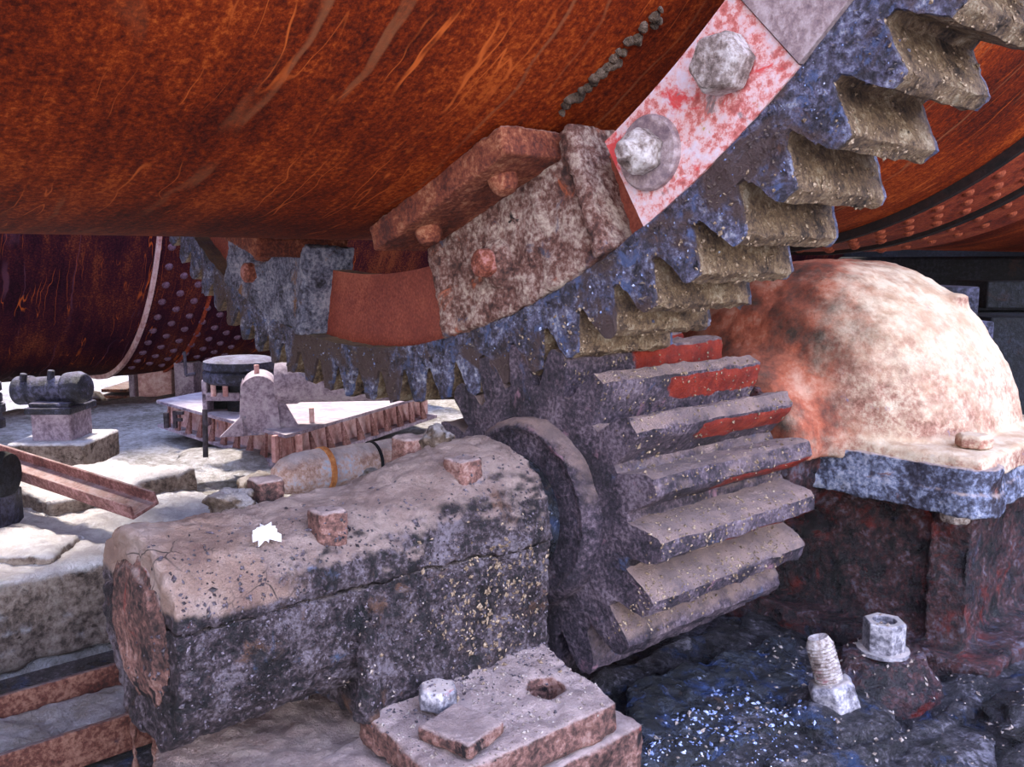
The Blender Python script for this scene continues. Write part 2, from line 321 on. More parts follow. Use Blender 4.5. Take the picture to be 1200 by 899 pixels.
# ------------------------------------------------------------------ kiln drums
def cyl_shell(name, cx, cz, R, y0, y1, mat, parent, n=256, rings=60, th=.03):
    v = []; f = []
    for k in range(rings+1):
        for i in range(n):
            a = 2*PI*i/n; v.append((cx+R*math.sin(a), y0+(y1-y0)*k/rings, cz-R*math.cos(a)))
    for k in range(rings):
        for i in range(n): f.append([k*n+i, k*n+(i+1) % n, (k+1)*n+(i+1) % n, (k+1)*n+i])
    m = len(v)
    for y in (y0, y1):
        for i in range(n):
            a = 2*PI*i/n; v.append((cx+(R-th)*math.sin(a), y, cz-(R-th)*math.cos(a)))
    for i in range(n):
        j = (i+1) % n
        f += [[i, j, m+j, m+i], [rings*n+i, rings*n+j, m+n+j, m+n+i], [m+i, m+j, m+n+j, m+n+i]]
    return obj(name, v, f, mat, parent, 50)
def strap(name, cx, cz, R, t, y0, y1, mat, parent, a0=0, a1=360, n=256):
    full = abs(a1-a0) >= 360; v = []; f = []; N = n if full else n+1
    for i in range(N):
        a = math.radians(a0+(a1-a0)*i/n)
        for r, y in ((R, y0), (R+t, y0), (R+t, y1), (R, y1)): v.append((cx+r*math.sin(a), y, cz-r*math.cos(a)))
    for i in range(n):
        j = (i+1) % N
        for q in range(4): f.append([i*4+q, j*4+q, j*4+(q+1) % 4, i*4+(q+1) % 4])
    if not full: f += [[0, 1, 2, 3], [(N-1)*4+q for q in (3, 2, 1, 0)]]
    return obj(name, v, f, mat, parent, 40)
RD = 1.594
dome = MB().lathe((0, 0, -.004), (0, 0, 1), [(.034, 0), (.033, .010), (.027, .020), (.016, .027), (.004, .029)], 12)
dome_me = bpy.data.meshes.new('rivet'); dome_me.from_pydata([tuple(p) for p in dome.v], [], dome.f); dome_me.update(); dome_me.materials.append(M_rivet)
dome_me.polygons.foreach_set('use_smooth', [True]*len(dome_me.polygons))
dome_me2 = dome_me.copy(); dome_me2.materials[0] = M_rivet2
def rivet_on(parent, cx, cz, R, deg, y, s=1., name='rivet', me=dome_me):
    a = math.radians(deg); n = Vector((math.sin(a), 0, -math.cos(a)))
    o = bpy.data.objects.new(name, me); C.objects.link(o); o.parent = parent
    o.rotation_euler = n.to_track_quat('Z', 'Y').to_euler()
    off = Vector((0, 0, 0)); q = parent
    while q: off += q.location; q = q.parent
    o.location = Vector((cx, y, cz)) + n*R - off; o.scale = (s, s, s)
    return o
k1 = thing('kiln_drum', 'huge orange rusted kiln drum overhead, running through the big toothed gear', 'kiln', (0, 0, -RD))
cyl_shell('shell', 0, 0, RD, -5.5, 9, M_kiln, k1)
bd = strap('riveted_band', 0, 0, RD, .016, 1.80, 2.20, M_band, k1)
strap('riveted_band', 0, 0, RD, .012, 2.20, 2.75, M_band, k1)
strap('edge_rib', 0, 0, RD, .03, 1.770, 1.80, M_gapshade, k1); strap('edge_rib', 0, 0, RD, .030, 2.21, 2.26, M_gapshade, k1)  # deep shadow at the band edges, painted as black ribs
cnt = 0
for row, (yy, ph) in enumerate(((1.90, 0), (2.01, 1.9), (2.12, 0), (2.36, 1.9), (2.55, 0))):
    for k in range(18):
        dg = 5 + ph + k*3.8
        if cnt < 96: rivet_on(k1, 0, 0, RD+.014 if row < 3 else RD+.01, dg, yy, .62); cnt += 1
# crust of dried mud on the drum shoulder
v = MB()
for k in range(40):
    t = k/39
    if random.random() < .2: continue
    d = ray(662+115*t+random.uniform(-5, 5), 130-118*t+random.uniform(-5, 5))
    A = d.x*d.x+d.z*d.z; B = 2*(CAM.x*d.x+CAM.z*d.z); CC = CAM.x**2+CAM.z**2-(RD+.002)**2; D = B*B-4*A*CC
    if D > 0:
        q = CAM+d*((-B-math.sqrt(D))/(2*A)); r = random.uniform(.006, .017)*(1-.3*t)
        v.lathe(q, (q.x, 0, q.z), [(r, -.006), (r*.9, .002), (r*.5, .008), (.001, .010)], 7)
if v.v: v.build('mud_crust', M_rubble, k1)

k2 = thing('kiln_drum', 'dark purple rusted kiln drum in the background at left, lit orange along its underside', 'kiln', (X2, 0, Z2-R2))
cyl_shell('shell', X2, Z2, R2, -6, 9, M_kiln2, k2)
# band at left: its near edge crosses the lit side about px 185
def on_drum2(px, py):
    d = ray(px, py); ox = CAM.x-X2; oz = CAM.z-Z2
    A = d.x*d.x+d.z*d.z; B = 2*(ox*d.x+oz*d.z); CC = ox*ox+oz*oz-R2*R2; D = B*B-4*A*CC
    return CAM+d*((-B-math.sqrt(max(D, 0)))/(2*A))
p0 = on_drum2(185, 300); p1 = on_drum2(238, 350); p2 = on_drum2(340, 350)
yb0, yb1 = p0.y, on_drum2(265, 380).y+.15
strap('riveted_band', X2, Z2, R2, .02, yb0, yb1, M_kiln2, k2)
strap('edge_rib', X2, Z2, R2, .034, yb0-.02, yb0, M_pinkw, k2); strap('edge_rib', X2, Z2, R2, .034, yb1*.5+yb0*.5, yb1*.5+yb0*.5+.02, M_band, k2)
cnt = 0
for row in range(7):
    yy = yb0+.07+row*(yb1-yb0-.1)/6
    for k in range(14):
        dg = 22+(row % 2)*2.4+k*4.8
        if cnt < 98: rivet_on(k2, X2, Z2, R2+.018, dg, yy, .75, me=dome_me2); cnt += 1

# ------------------------------------------------------------------ girth gear
def tooth_outline(N, root, tip, fr=(.40, .33, .27, .21, .17), per=22):
    """(angle in pitches, radius, side) samples over one tooth, centred on the tooth"""
    key = [(-.5, root), (-fr[0], root), (-fr[1], root+(tip-root)*.18), (-fr[2], root+(tip-root)*.5), (-fr[3], root+(tip-root)*.85), (-fr[4], tip),
           (fr[4], tip), (fr[3], root+(tip-root)*.85), (fr[2], root+(tip-root)*.5), (fr[1], root+(tip-root)*.18), (fr[0], root), (.5, root)]
    out = []
    for (a, r), (b, s) in zip(key[:-1], key[1:]):
        L = math.hypot((b-a)*2*PI/N*tip, s-r); n = max(1, int(round(L/(2*PI/N*tip/per))))
        out += [(a+(b-a)*i/n, r+(s-r)*i/n) for i in range(n)]
    return out
def gear(name, N, root, tip, Rin, y0, y1, cx, cz, a_of, ph, mat, parent, nf, ns, amp, wear=False, per=22, fr=(.40, .33, .27, .21, .17), crud=0.):
    prof = []
    for k in range(N):
        for fa, r in tooth_outline(N, root, tip, fr, per): prof.append((ph+(k+fa)*2*PI/N, r, fa))
    n = len(prof); v = []; wr = []
    layers = [(1-i/nf, 0) for i in range(nf, 0, -1)] if False else []
    lay = []
    for i in range(nf): lay.append((i/nf, 0.0))                # front face, inner -> outer
    for j in range(ns+1): lay.append((1.0, j/ns))              # toothed surface
    for i in range(nf-1, -1, -1): lay.append((i/nf, 1.0))      # back face
    for (q, t) in lay:
        for (a, r, fa) in prof:
            rr = Rin+(min(r, root)-Rin)*min(1, q/.85) if q < .85 else root*0+min(r, root)+(r-min(r, root))*((q-.85)/.15 if q < 1 else 1)
            yy = y0+(y1-y0)*t
            sx, cz_ = a_of(a); p = Vector((cx+rr*sx, yy, cz+rr*cz_))
            nv = noise.noise_vector(p*22)*amp + noise.noise_vector(p*70)*amp*.5
            if crud and q == 1.0:
                nv += Vector((sx, 0, cz_))*crud*max(0, noise.noise(p*48))*1.5
            v.append(p+nv)
            w_ = 0.
            if wear and q == 1.0 and .15 < fa < .36 and t > .0:
                w_ = max(0., min(1., (t-.28)*5))*max(0., min(1., (.36-fa)*14))
            if not wear and q == 1.0 and 0 < t < 1: w_ = 1.0
            wr.append(w_)
    f = []
    L = len(lay)
    for k in range(L-1):
        for i in range(n): f.append([k*n+i, k*n+(i+1) % n, (k+1)*n+(i+1) % n, (k+1)*n+i])
    for i in range(n): f.append([(L-1)*n+i, (L-1)*n+(i+1) % n, (i+1) % n, i])
    o = obj(name, v, f, mat, parent, 38)
    if True:
        at = o.data.attributes.new('wear', 'FLOAT', 'POINT'); at.data.foreach_set('value', wr)
    return o
RT_, RI, WG = 2.0, 1.868, .29
gg = thing('girth_gear', 'enormous grease-caked spur gear ring around the overhead kiln drum, blue-grey on its face', 'gear', (0, 0, -RT_))
NR = 117; phr = math.radians(45.35)
rim = gear('toothed_rim', NR, 1.925, RT_, RI, 0, WG, 0, 0, lambda a: (math.sin(a), -math.cos(a)), phr, M_rim, gg, 5, 16, .0035, per=16, fr=(.42, .36, .27, .18, .125), crud=.009)
strap('web_plate', 0, 0, 1.683, RI-1.683+.004, .055, .11, M_web, gg)
jp = strap('joint_plate', 0, 0, 1.69, RI-1.69+.002, -.004, .06, M_pink, gg, 31.8, 43.1, 24); tag(jp, 'flaking red painted plate with two bolts')
jg = strap('joint_plate', 0, 0, 1.66, RI-1.66+.002, -.010, .06, M_greyp, gg, 43.2, 55, 24); tag(jg, 'bare grey plate')
def hexbolt(a, ax, r, h, mat, parent, name='bolt', rot=.2, amp=(.004, .02), dome_=0., vox=.004):
    m = MB(); q = Vector(ax).normalized().to_track_quat('Z', 'Y')
    pr = [(.0, 1.), (h*.78, 1.), (h, .84)]
    v = []; f = []
    for hh, s in pr: v += [Vector(a)+q @ Vector((r*s*math.cos(rot+PI/3*i), r*s*math.sin(rot+PI/3*i), hh)) for i in range(6)]
    for k in range(2): f += [[k*6+i, k*6+(i+1) % 6, k*6+6+(i+1) % 6, k*6+6+i] for i in range(6)]
    f += [[5, 4, 3, 2, 1, 0], [12+i for i in range(6)]]
    m.add(v, f)
    if dome_: m.tube(Vector(a)+q @ Vector((0, 0, h*.9)), Vector(a)+q @ Vector((0, 0, h+dome_)), r*.5, r*.42, 14)
    o = m.build(name, mat, parent, smooth=30)
    cruddy(o, vox, ((amp[0], amp[1]),), 1)
    return o
A = (1.157, -.006, -1.347)
hexbolt(A, (0, -1, 0), .049, .052, M_bolt, gg, 'joint_bolt', .1)
A2 = Vector((1.0, -.006, -1.466))
ws = MB().lathe(A2, (0, -1, 0), [(.064, -.01), (.064, .008), (.06, .012), (.02, .013)], 32).build('washer', M_greyp, gg)
jb = hexbolt(A2+Vector((0, -.012, 0)), (0, -1, 0), .040, .04, M_bolt, gg, 'joint_bolt', .4, dome_=.022)

# brackets that carry the gear on the drum
def bracket(deg, label, M_brk=M_brk):
    a0 = math.radians(deg); base = Vector((1.62*math.sin(a0), 0, -1.62*math.cos(a0)))
    e = thing('mounting_bracket', label, 'bracket', base, group='brackets between the kiln and the gear')
    pol = lambda r, d, y: Vector((r*math.sin(math.radians(d)), y, -r*math.cos(math.radians(d))))
    m = MB(); n = 8
    poly = [pol(RI+.0, deg-8+16*i/n, 0) for i in range(n+1)] + [pol(1.62, deg+9.3-17.6*i/n, 0) for i in range(n+1)]
    m.prism([p+Vector((0, -.012, 0)) for p in poly], (0, 0, 0), (0, .075, 0))
    # raised side ribs
    for d0, s in ((deg+8.6, 1), (deg-8.2, -1)):
        q = [pol(RI, d0-.6*s-.55, 0), pol(RI, d0-.6*s+.55, 0), pol(1.62, d0+.9, 0), pol(1.62, d0-.4, 0)]
        m.prism([p+Vector((0, -.030 if s > 0 else -.018, 0)) for p in q], (0, 0, 0), (0, .15, 0))
    wb = m.build('web', M_brk, e); cruddy(wb, .0065, ((.014, .05), (.009, .012)), 1)
    # foot flange lying on the drum
    m = MB(); tang = Vector((math.cos(a0), 0, math.sin(a0))); nor = Vector((math.sin(a0), 0, -math.cos(a0)))
    def fp(u, y, h): return nor*(1.580+h)+tang*u+Vector((0, y, 0))
    hw = .262
    v = [fp(u, y, h) for u in (-hw, hw) for y in (-.135, .13) for h in (.03, .078)]
    m = MB()
    v = [pol(1, deg, 0)*0 + nor*h + tang*u + Vector((0, y, 0)) for u in (-hw, .215) for y in (-.150, .13) for h in (1.588, 1.644)]
    m.add(v, [[0,1,3,2],[4,6,7,5],[0,4,5,1],[2,3,7,6],[0,2,6,4],[1,5,7,3]])
    fl = obj('foot_flange', m.v, m.f, M_brkf, e)
    bm = bmesh.new(); bm.from_mesh(fl.data); bmesh.ops.remove_doubles(bm, verts=bm.verts, dist=1e-4); bmesh.ops.recalc_face_normals(bm, faces=bm.faces); bm.to_mesh(fl.data); bm.free()
    cruddy(fl, .007, ((.008, .05), (.005, .014)), 2)
    for u, y in ((-4.8, -.085), (4.2, -.085)):
        p = pol(1.645, deg+u, y); n_ = (p-Vector((0, y, 0))).normalized()
        rv = MB().lathe(p, n_, [(.030, -.004), (.029, .014), (.024, .026), (.018, .034), (.002, .037)], 20).build('rivet', M_brkf, e)
    p = pol(1.757, deg-1.2, -.006)
    w_ = MB().lathe(p, (0, -1, 0), [(.052, 0), (.050, .012), (.034, .024), (.028, .030)], 28).build('bolt', M_brk, e); cruddy(w_, .005, ((.016, .02),), 1)
    bb = MB().lathe(p+Vector((0, -.022, 0)), (0, -1, 0), [(.030, 0), (.029, .026), (.022, .032), (.002, .033)], 20).build('bolt_end', M_boltr, w_)
    return e
bracket(21., 'tan crusted bracket with a ridged foot under the drum, left of the red plate')
bracket(-15.5, 'grey furred bracket in the shade under the drum, left beyond the plain red recess', M_brkg)

# ------------------------------------------------------------------ pinion
PX, PZ = .6995, -2.157
NP = 18; PW = .515
pin = thing('pinion_gear', 'thick spur pinion in the middle, teeth worn bright red, meshing under the ring gear', 'gear', (PX, 0, PZ-.34))
gear('toothed_body', NP, .258, .340, .06, 0, PW, PX, PZ, lambda a: (math.sin(a), math.cos(a)), math.radians(-8.4), M_pin, pin, 9, 34, .0035, True, per=28, fr=(.40, .35, .29, .21, .13), crud=.006)
m = MB().lathe((PX, 0, PZ), (0, -1, 0), [(.195, -.01), (.192, .022), (.182, .034), (.172, .038), (.166, .03), (.13, .03), (.10, .03)], 72)
o = m.build('hub_collar', M_pin, pin); cruddy(o, .006, ((.01, .05), (.004, .012)), 1)
m = MB().tube((PX, PW-.01, PZ), (PX, .80, PZ), .10, n=40, rings=6)
o = m.build('shaft', M_gbody, pin)
m = MB().tube((PX, -.14, PZ), (PX, -.04, PZ), .12, n=40, rings=3); o = m.build('shaft', M_oil, pin)

# ------------------------------------------------------------------ near bearing housing
bh = thing('bearing_housing', 'clay-caked cylindrical bearing housing in the foreground, left of the pinion', 'bearing', (PX, -.45, -2.60))
def section(kind, y):
    # half-outline over the cap (kind 0) or under the base (kind 1), right to left
    out = []
    tt = max(0, min(1, (y+.42)/.2)); n = 20
    for i in range(n+1):
        a = PI*i/n
        e = .95 if kind == 0 else .62
        hx = .152+.026*tt; hz = (.108+.054*tt) if kind == 0 else .195
        c, s = math.cos(a), math.sin(a)
        x = hx*math.copysign(abs(c)**e, c); z = hz*abs(s)**e
        out.append((x, z if kind == 0 else -z))
    return out
def loft(kind, ys, lip=0):
    v = []; f = []
    for y in ys:
        for x, z in section(kind, y): v.append((PX+x*(1+lip), y, PZ+z*(1+lip)))
    n = len(section(kind, ys[0]))
    for k in range(len(ys)-1):
        for i in range(n-1): f.append([k*n+i, k*n+i+1, (k+1)*n+i+1, (k+1)*n+i])
        f.append([k*n+n-1, k*n, (k+1)*n, (k+1)*n+n-1])
    f += [list(range(n))[::-1], [(len(ys)-1)*n+i for i in range(n)]]
    return v, f
m = MB(); v, f = loft(0, [-.78, -.70, -.6, -.5, -.42, -.35, -.28, -.22, -.11]); m.add(v, f)
m.lathe((PX, -.11, PZ+.0), (0, 1, 0), [(.165, -.10), (.162, 0), (.14, .02), (.05, .03)], 40)
for yy in (-.80,):                       # overhanging lip round the near end
    v, f = loft(0, [-.80, -.785, -.765], .03); m.add(v, f)
o = m.build('cap', M_hcap, bh); cruddy(o, .0055, ((.022, .10), (.010, .025), (.004, .008)), 2)
tag(o, 'clay-caked cap')
m = MB(); v, f = loft(1, [-.78, -.7, -.6, -.5, -.4, -.3, -.2, -.12]); m.add([Vector(p)-Vector((0, 0, .004)) for p in v], f)
v, f = loft(1, [-.80, -.785, -.765], .02); m.add([Vector(p)-Vector((0, 0, .004)) for p in v], f)
# pedestal wall under the far half, sloping out to the foot
m.add([(PX+s*a, y, z) for s in (1, -1) for (a, z) in ((.166, -2.18), (.176, -2.40)) for y in (-.50, -.12)] , [[0,1,3,2],[4,6,7,5],[0,4,5,1],[2,3,7,6],[0,2,6,4],[1,5,7,3]])
m.tube((PX+.165, -.50, -2.21), (PX+.172, -.515, -2.37), .016, .02, 12)
o = m.build('base', M_hbase, bh); cruddy(o, .0055, ((.02, .09), (.014, .022), (.005, .008)), 1)
m = MB().lathe((PX, -.795, PZ-.035), (0, -1, 0), [(.118, 0), (.118, .006), (.095, .006), (.093, .014), (.02, .015)], 48)
o = m.build('end_cover', M_foot, bh); cruddy(o, .006, ((.012, .05), (.005, .012)), 1)
# foot casting
m = MB(); top = [(PX+.14, -.51, -2.36), (PX+.385, -.53, -2.37), (PX+.395, -.17, -2.37), (PX+.12, -.12, -2.35)]
m.hull8(top, .055)
f2 = MB().box(PX-.38, PX-.12, -.50, -.14, -2.41, -2.36).build('foot', M_foot, bh, bev=.006)
o = m.build('foot', M_foot, bh)
ft = o
hole = MB().tube((.985, -.235, -2.47), (.985, -.235, -2.30), .034, n=28).build('cutter', None)
bo = o.modifiers.new('h', 'BOOLEAN'); bo.object = hole; bo.operation = 'DIFFERENCE'; bo.solver = 'EXACT'
cruddy(o, .0055, ((.018, .07), (.008, .018)), 2)
dg = bpy.context.evaluated_depsgraph_get(); me2 = bpy.data.meshes.new_from_object(ft.evaluated_get(dg)); ft.modifiers.clear(); ft.data = me2; ft.data.name = 'foot'
if not ft.data.materials: ft.data.materials.append(M_foot)
bpy.data.objects.remove(hole)
hexbolt((.925, -.415, -2.358), (0, .05, 1), .034, .034, M_steel, bh, 'foot_nut', .5, (.003, .02), vox=.003)
# square nuts on the cap, buried in dust
for (x, y, z, s) in ((.80, -.535, -2.068, .024), (.785, -.25, -2.03, .026), (.60, -.54, -2.055, .024), (.60, -.24, -2.02, .026)):
    m = MB().box(x-s, x+s, y-s, y+s, z-.03, z+.032); o = m.build('cap_nut', M_foot, bh, bev=.004); cruddy(o, .004, ((.008, .03), (.004, .01)), 1)
# loose lumps of clay
def lump(name, label, cat, p, r, mat, flat=.7, group=None, parent=None):
    bm = bmesh.new(); bmesh.ops.create_icosphere(bm, subdivisions=4, radius=1)
    off = Vector((random.uniform(0, 50), random.uniform(0, 50), 0))
    for q in bm.verts:
        d = q.co.copy(); k = 1+.45*noise.noise(d*1.3+off)+.18*noise.noise(d*4+off)
        q.co = Vector((d.x*r[0]*k, d.y*r[1]*k, d.z*r[2]*k))
    me = bpy.data.meshes.new(name); bm.to_mesh(me); bm.free(); me.materials.append(mat)
    me.polygons.foreach_set('use_smooth', [True]*len(me.polygons))
    o = bpy.data.objects.new(name, me); C.objects.link(o); o.location = p
    if parent:
        o.parent = parent; o.location = Vector(p)-parent.location
    else: tag(o, label, cat, group)
    return o
lump('clay_lump', 'crumbled brown clay lump on the housing ridge, between the white splat and the wrapped pipe', 'clay', (.60, -.60, -2.06), (.05, .04, .026), M_rubble)
lump('clay_lump', 'layered crumbly clay lump atop the housing right against the pinion hub', 'clay', (.64, -.20, -1.995), (.035, .03, .03), M_rubble)
# bird dropping
bdm = MB(); c0 = pz(307, 668, -2.075)
vs = [c0]; n = 30
for i in range(n):
    a = 2*PI*i/n; r = .016*(1+.75*(i % 2)*random.uniform(.3, 1.3)); vs.append(c0+Vector((r*math.cos(a), r*1.1*math.sin(a), 0)))
def drop(p, tgt_y=None):
    # settle onto the cap outline
    x = (p.x-PX)/.165; x = max(-1, min(1, x)); 
    return Vector((p.x, p.y, PZ+.112*max(0, (1-abs(x)**(2/.80)))**(.80/2)+.010))
c0 = Vector((.80, -.64, 0))
vs = [drop(c0)+Vector((0, 0, .006))]
for i in range(n):
    a = 2*PI*i/n; r = .0065*(1+2.4*(i % 3 == 0)*random.uniform(.2, 1.1))+random.uniform(0, .003); vs.append(drop(c0+Vector((r*.8*math.cos(a), r*1.3*math.sin(a), 0))))
top = vs; bot = [p-Vector((0, 0, .012)) for p in vs]
fs = [[0, 1+i, 1+(i+1) % n] for i in range(n)] + [[n+1, n+2+(i+1) % n, n+2+i] for i in range(n)] + [[1+i, n+2+i, n+2+(i+1) % n, 1+(i+1) % n] for i in range(n)]
o = obj('bird_dropping', top+bot, fs, M_white, smooth=60); tag(o, 'white star-shaped bird dropping splattered on the clay-caked housing', 'bird dropping')

# sole plates under the housing
o = MB().box(PX+.12, PX+.40, -.575, -.11, -2.60, -2.428).build('sole_plate', M_foot); cruddy(o, .008, ((.02, .07), (.01, .02)), 1)
tag(o, 'grimy thick steel plate under the foreground housing foot', 'plate')
o = MB().prism([pz(215, 915, -2.60), pz(108, 838, -2.60)+Vector((.30, -.03, 0)), pz(150, 815, -2.60)+Vector((.42, 0, 0)), Vector((.62, -.40, -2.60)), Vector((.93, -.45, -2.60)), Vector((1.0, -1.0, -2.60))], (0, 0, 0), (0, 0, .165)).build('dirt_slab', M_dirt); cruddy(o, .009, ((.03, .10), (.014, .02)), 2)
tag(o, 'pinkish dirt-covered slab below the near end of the housing', 'slab')
m = MB().box(.845, .985, -.47, -.395, -2.366, -2.345)
p = Matrix.Translation((1.02, -.44, -2.352)) @ Matrix.Rotation(.25, 4, 'Z')
o = MB().box(-.05, .05, -.045, .045, -.012, .012, p).build('steel_shim', M_foot, bev=.003); cruddy(o, .004, ((.006, .03), (.003, .01)), 1)
tag(o, 'small square pink-edged steel shim lying on the housing foot', 'shim')
# channel and rails at bottom left
def channel(a, b, wdt, h, t, mat, name, label, cat, rollv=Vector((0, 0, 1)), par=None):
    a = Vector(a); b = Vector(b); ax = (b-a).normalized(); u = ax.cross(rollv).normalized(); w_ = u.cross(ax)
    pr = [(-wdt/2, 0), (wdt/2, 0), (wdt/2, h), (wdt/2-t, h), (wdt/2-t, t), (-wdt/2+t, t), (-wdt/2+t, h), (-wdt/2, h)]
    m = MB().prism([a+u*x+w_*z for x, z in pr], a, b)
    o = m.build(name, mat, bev=.003); tag(o, label, cat); return o
channel((.17, -1.4, -2.60), (.17, .3, -2.60), .26, .075, .014, M_rail, 'steel_channel', 'rusty open steel channel half full of dust at bottom left', 'steel beam')
o = MB().box(.06, .28, -1.35, .28, -2.59, -2.565).build('dust_fill', M_rubble); cruddy(o, .012, ((.02, .08), (.01, .02)), 1); tag(o, 'grey dust lying along the bottom of the open channel', 'dust', kind='stuff')

# ------------------------------------------------------------------ far gearbox
gb = thing('gearbox', 'big domed gearbox caked in cream dust, behind the pinion at right', 'gearbox', (.70, 1.15, -2.62))
GX, GZ = .70, -2.13
m = MB().lathe((GX, 0, GZ), (0, 1, 0), [(.20, .66), (.22, .68), (.23, .74), (.27, .79), (.36, .825), (.43, .88), (.47, .96), (.485, 1.06), (.488, 1.2), (.485, 1.28), (.46, 1.31), (.1, 1.32)], 96)
tmp = m.build('tmp', None)
bm = bmesh.new(); bm.from_mesh(tmp.data); bmesh.ops.bisect_plane(bm, geom=bm.verts[:]+bm.edges[:]+bm.faces[:], plane_co=(0, 0, -2.12), plane_no=(0, 0, -1), clear_outer=True)
bmesh.ops.holes_fill(bm, edges=[q for q in bm.edges if q.is_boundary], sides=0)
hv = [q.co.copy() for q in bm.verts]; bm.verts.index_update(); hf = [[q.index for q in ff.verts] for ff in bm.faces]; bm.free(); bpy.data.objects.remove(tmp)
m = MB().add(hv, hf)
m.box(GX-.585, GX+.57, .79, 1.5, -2.13, -2.072)
m.tube((GX+.52, .845, -2.13), (GX+.52, .845, -2.072), .060, n=24)
m.box(.99, 1.03, 1.21, 1.27, -1.80, -1.735)
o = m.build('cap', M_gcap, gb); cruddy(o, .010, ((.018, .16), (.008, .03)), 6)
m = MB()
for z0, z1, g_ in ((-2.205, -2.158, 0), (-2.150, -2.098, .006)):
    m.box(GX-.58, GX+.568-g_, .772+g_, 1.5, z0, z1)
    m.tube((GX+.525, .84, z0), (GX+.525, .84, z1), .074-g_, n=24)
m.box(GX-.57, GX+.555, .785, 1.49, -2.16, -2.14)
m.tube((GX+.555, 1.12, -2.205), (GX+.555, 1.12, -2.10), .07, n=20)
m.tube((GX-.525, .84, -2.200), (GX-.525, .84, -2.140), .072, n=24)
o = m.build('flange', M_flange, gb); cruddy(o, .005, ((.014, .09), (.008, .02)), 1)
m = MB(); m.hull8([(GX-.5, .86, -2.19), (GX+.5, .86, -2.19), (GX+.5, 1.46, -2.19), (GX-.5, 1.46, -2.19)], .42)
m.lathe((GX, .66, GZ), (0, 1, 0), [(.195, .0), (.20, .1), (.22, .22)], 40)
for s in (-1, 1): m.box(GX+s*.5-.05, GX+s*.5+.04, .84, .92, -2.60, -2.19)
m.box(GX-.62, GX+.62, .78, 1.55, -2.62, -2.54)
o = m.build('body', M_gbody, gb); cruddy(o, .010, ((.03, .12), (.018, .028)), 3)
hexbolt((GX+.505, .838, -2.20), (0, 0, -1), .036, .036, M_bolt, gb, 'flange_nut', .2)
hexbolt((GX+.10, .80, -2.22), (0, 0, -1), .03, .035, M_steel, gb, 'flange_nut', .2)
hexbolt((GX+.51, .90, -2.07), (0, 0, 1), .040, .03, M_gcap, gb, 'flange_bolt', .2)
# anchor bolts on the oily base
e = thing('anchor_bolt', 'upright hollow hex nut on a tarry mound before the gearbox, farther of the two', 'bolt', (1.14, .66, -2.60), group='anchor bolts at lower right')
m = MB().lathe((1.14, .66, -2.62), (0, 0, 1), [(.15, -.02), (.12, .05), (.09, .085), (.085, .105), (.03, .108)], 32); o = m.build('mound', M_gbody, e); cruddy(o, .007, ((.03, .06), (.012, .02)), 1)
m = MB().lathe((1.14, .66, -2.515), (0, 0, 1), [(.056, 0), (.056, .008), (.03, .009)], 32); m.build('washer', M_steel, e)
m = MB(); n = 24
def hx(r, a): 
    k = (a % (PI/3))-PI/6; return r*math.cos(PI/6)/math.cos(k)
v = []
for (hh, outer) in ((0, 1), (.062, 1), (.066, .94)):
    v += [Vector((1.14+hx(.046, 2*PI*i/n)*outer*math.cos(2*PI*i/n+.3), .66+hx(.046, 2*PI*i/n)*outer*math.sin(2*PI*i/n+.3), -2.507+hh)) for i in range(n)]
for hh in (.066, .03):
    v += [Vector((1.14+.025*math.cos(2*PI*i/n+.3), .66+.025*math.sin(2*PI*i/n+.3), -2.507+hh)) for i in range(n)]
f = []
for k in range(4): f += [[k*n+i, k*n+(i+1) % n, (k+1)*n+(i+1) % n, (k+1)*n+i] for i in range(n)]
f += [[4*n+i for i in range(n)], list(range(n))[::-1]]
m.add(v, f).build('hex_nut', M_steel, e, bev=.0015, smooth=25)
e = thing('anchor_bolt', 'leaning chalky bolt stub through a hex nut, nearer the camera of the two', 'bolt', (1.18, .31, -2.60), group='anchor bolts at lower right')
ax = Vector((-.28, -.12, 1)).normalized(); b0 = pz(983, 838, -2.565)
m = MB().lathe(b0, (0, 0, 1), [(.13, -.04), (.10, .015), (.07, .028), (.02, .03)], 32); o = m.build('mound', M_base, e); cruddy(o, .007, ((.03, .06), (.012, .02)), 1)
hexbolt(b0+ax*.015, ax, .050, .058, M_steel, e, 'hex_nut', .3, (.004, .02), vox=.004)
m = MB(); pr = []; h = .05
while h < .150: pr += [(.0285, h), (.0245, h+.0035)]; h += .007
pr += [(.026, .152), (.020, .165), (.006, .158)]
o = m.lathe(b0, ax, [(.0215, .0)]+pr, 28).build('threaded_stub', M_bolt, e, smooth=30)
# ridge of tar and dust round the mounting pads at lower right
m = MB(); pts = [pz(x, y, -2.585) for x, y in ((1215, 775), (1160, 815), (1110, 850), (1050, 880), (980, 893), (900, 905))]
for a, b in zip(pts[:-1], pts[1:]): m.tube(a, b, .024, n=12)
o = m.build('tar_ridge', M_base); cruddy(o, .008, ((.02, .05), (.012, .02)), 2); tag(o, 'curved dusty ridge of tar along the floor at lower right corner', 'tar')
o = MB().hull8([pz(745, 905, -2.56), pz(735, 800, -2.56), pz(930, 740, -2.56), pz(960, 840, -2.56)], .05).build('oil_pool', M_oil); cruddy(o, .008, ((.03, .06), (.02, .025)), 2)
tag(o, 'glistening wet black oil with painted blue reflections below the pinion', 'oil')
o = lump('casting_boss', 'blue-grey rounded casting foot at the lower right edge', 'casting', pz(1215, 860, -2.60)+Vector((.05, .02, 0)), (.20, .22, .07), M_base)

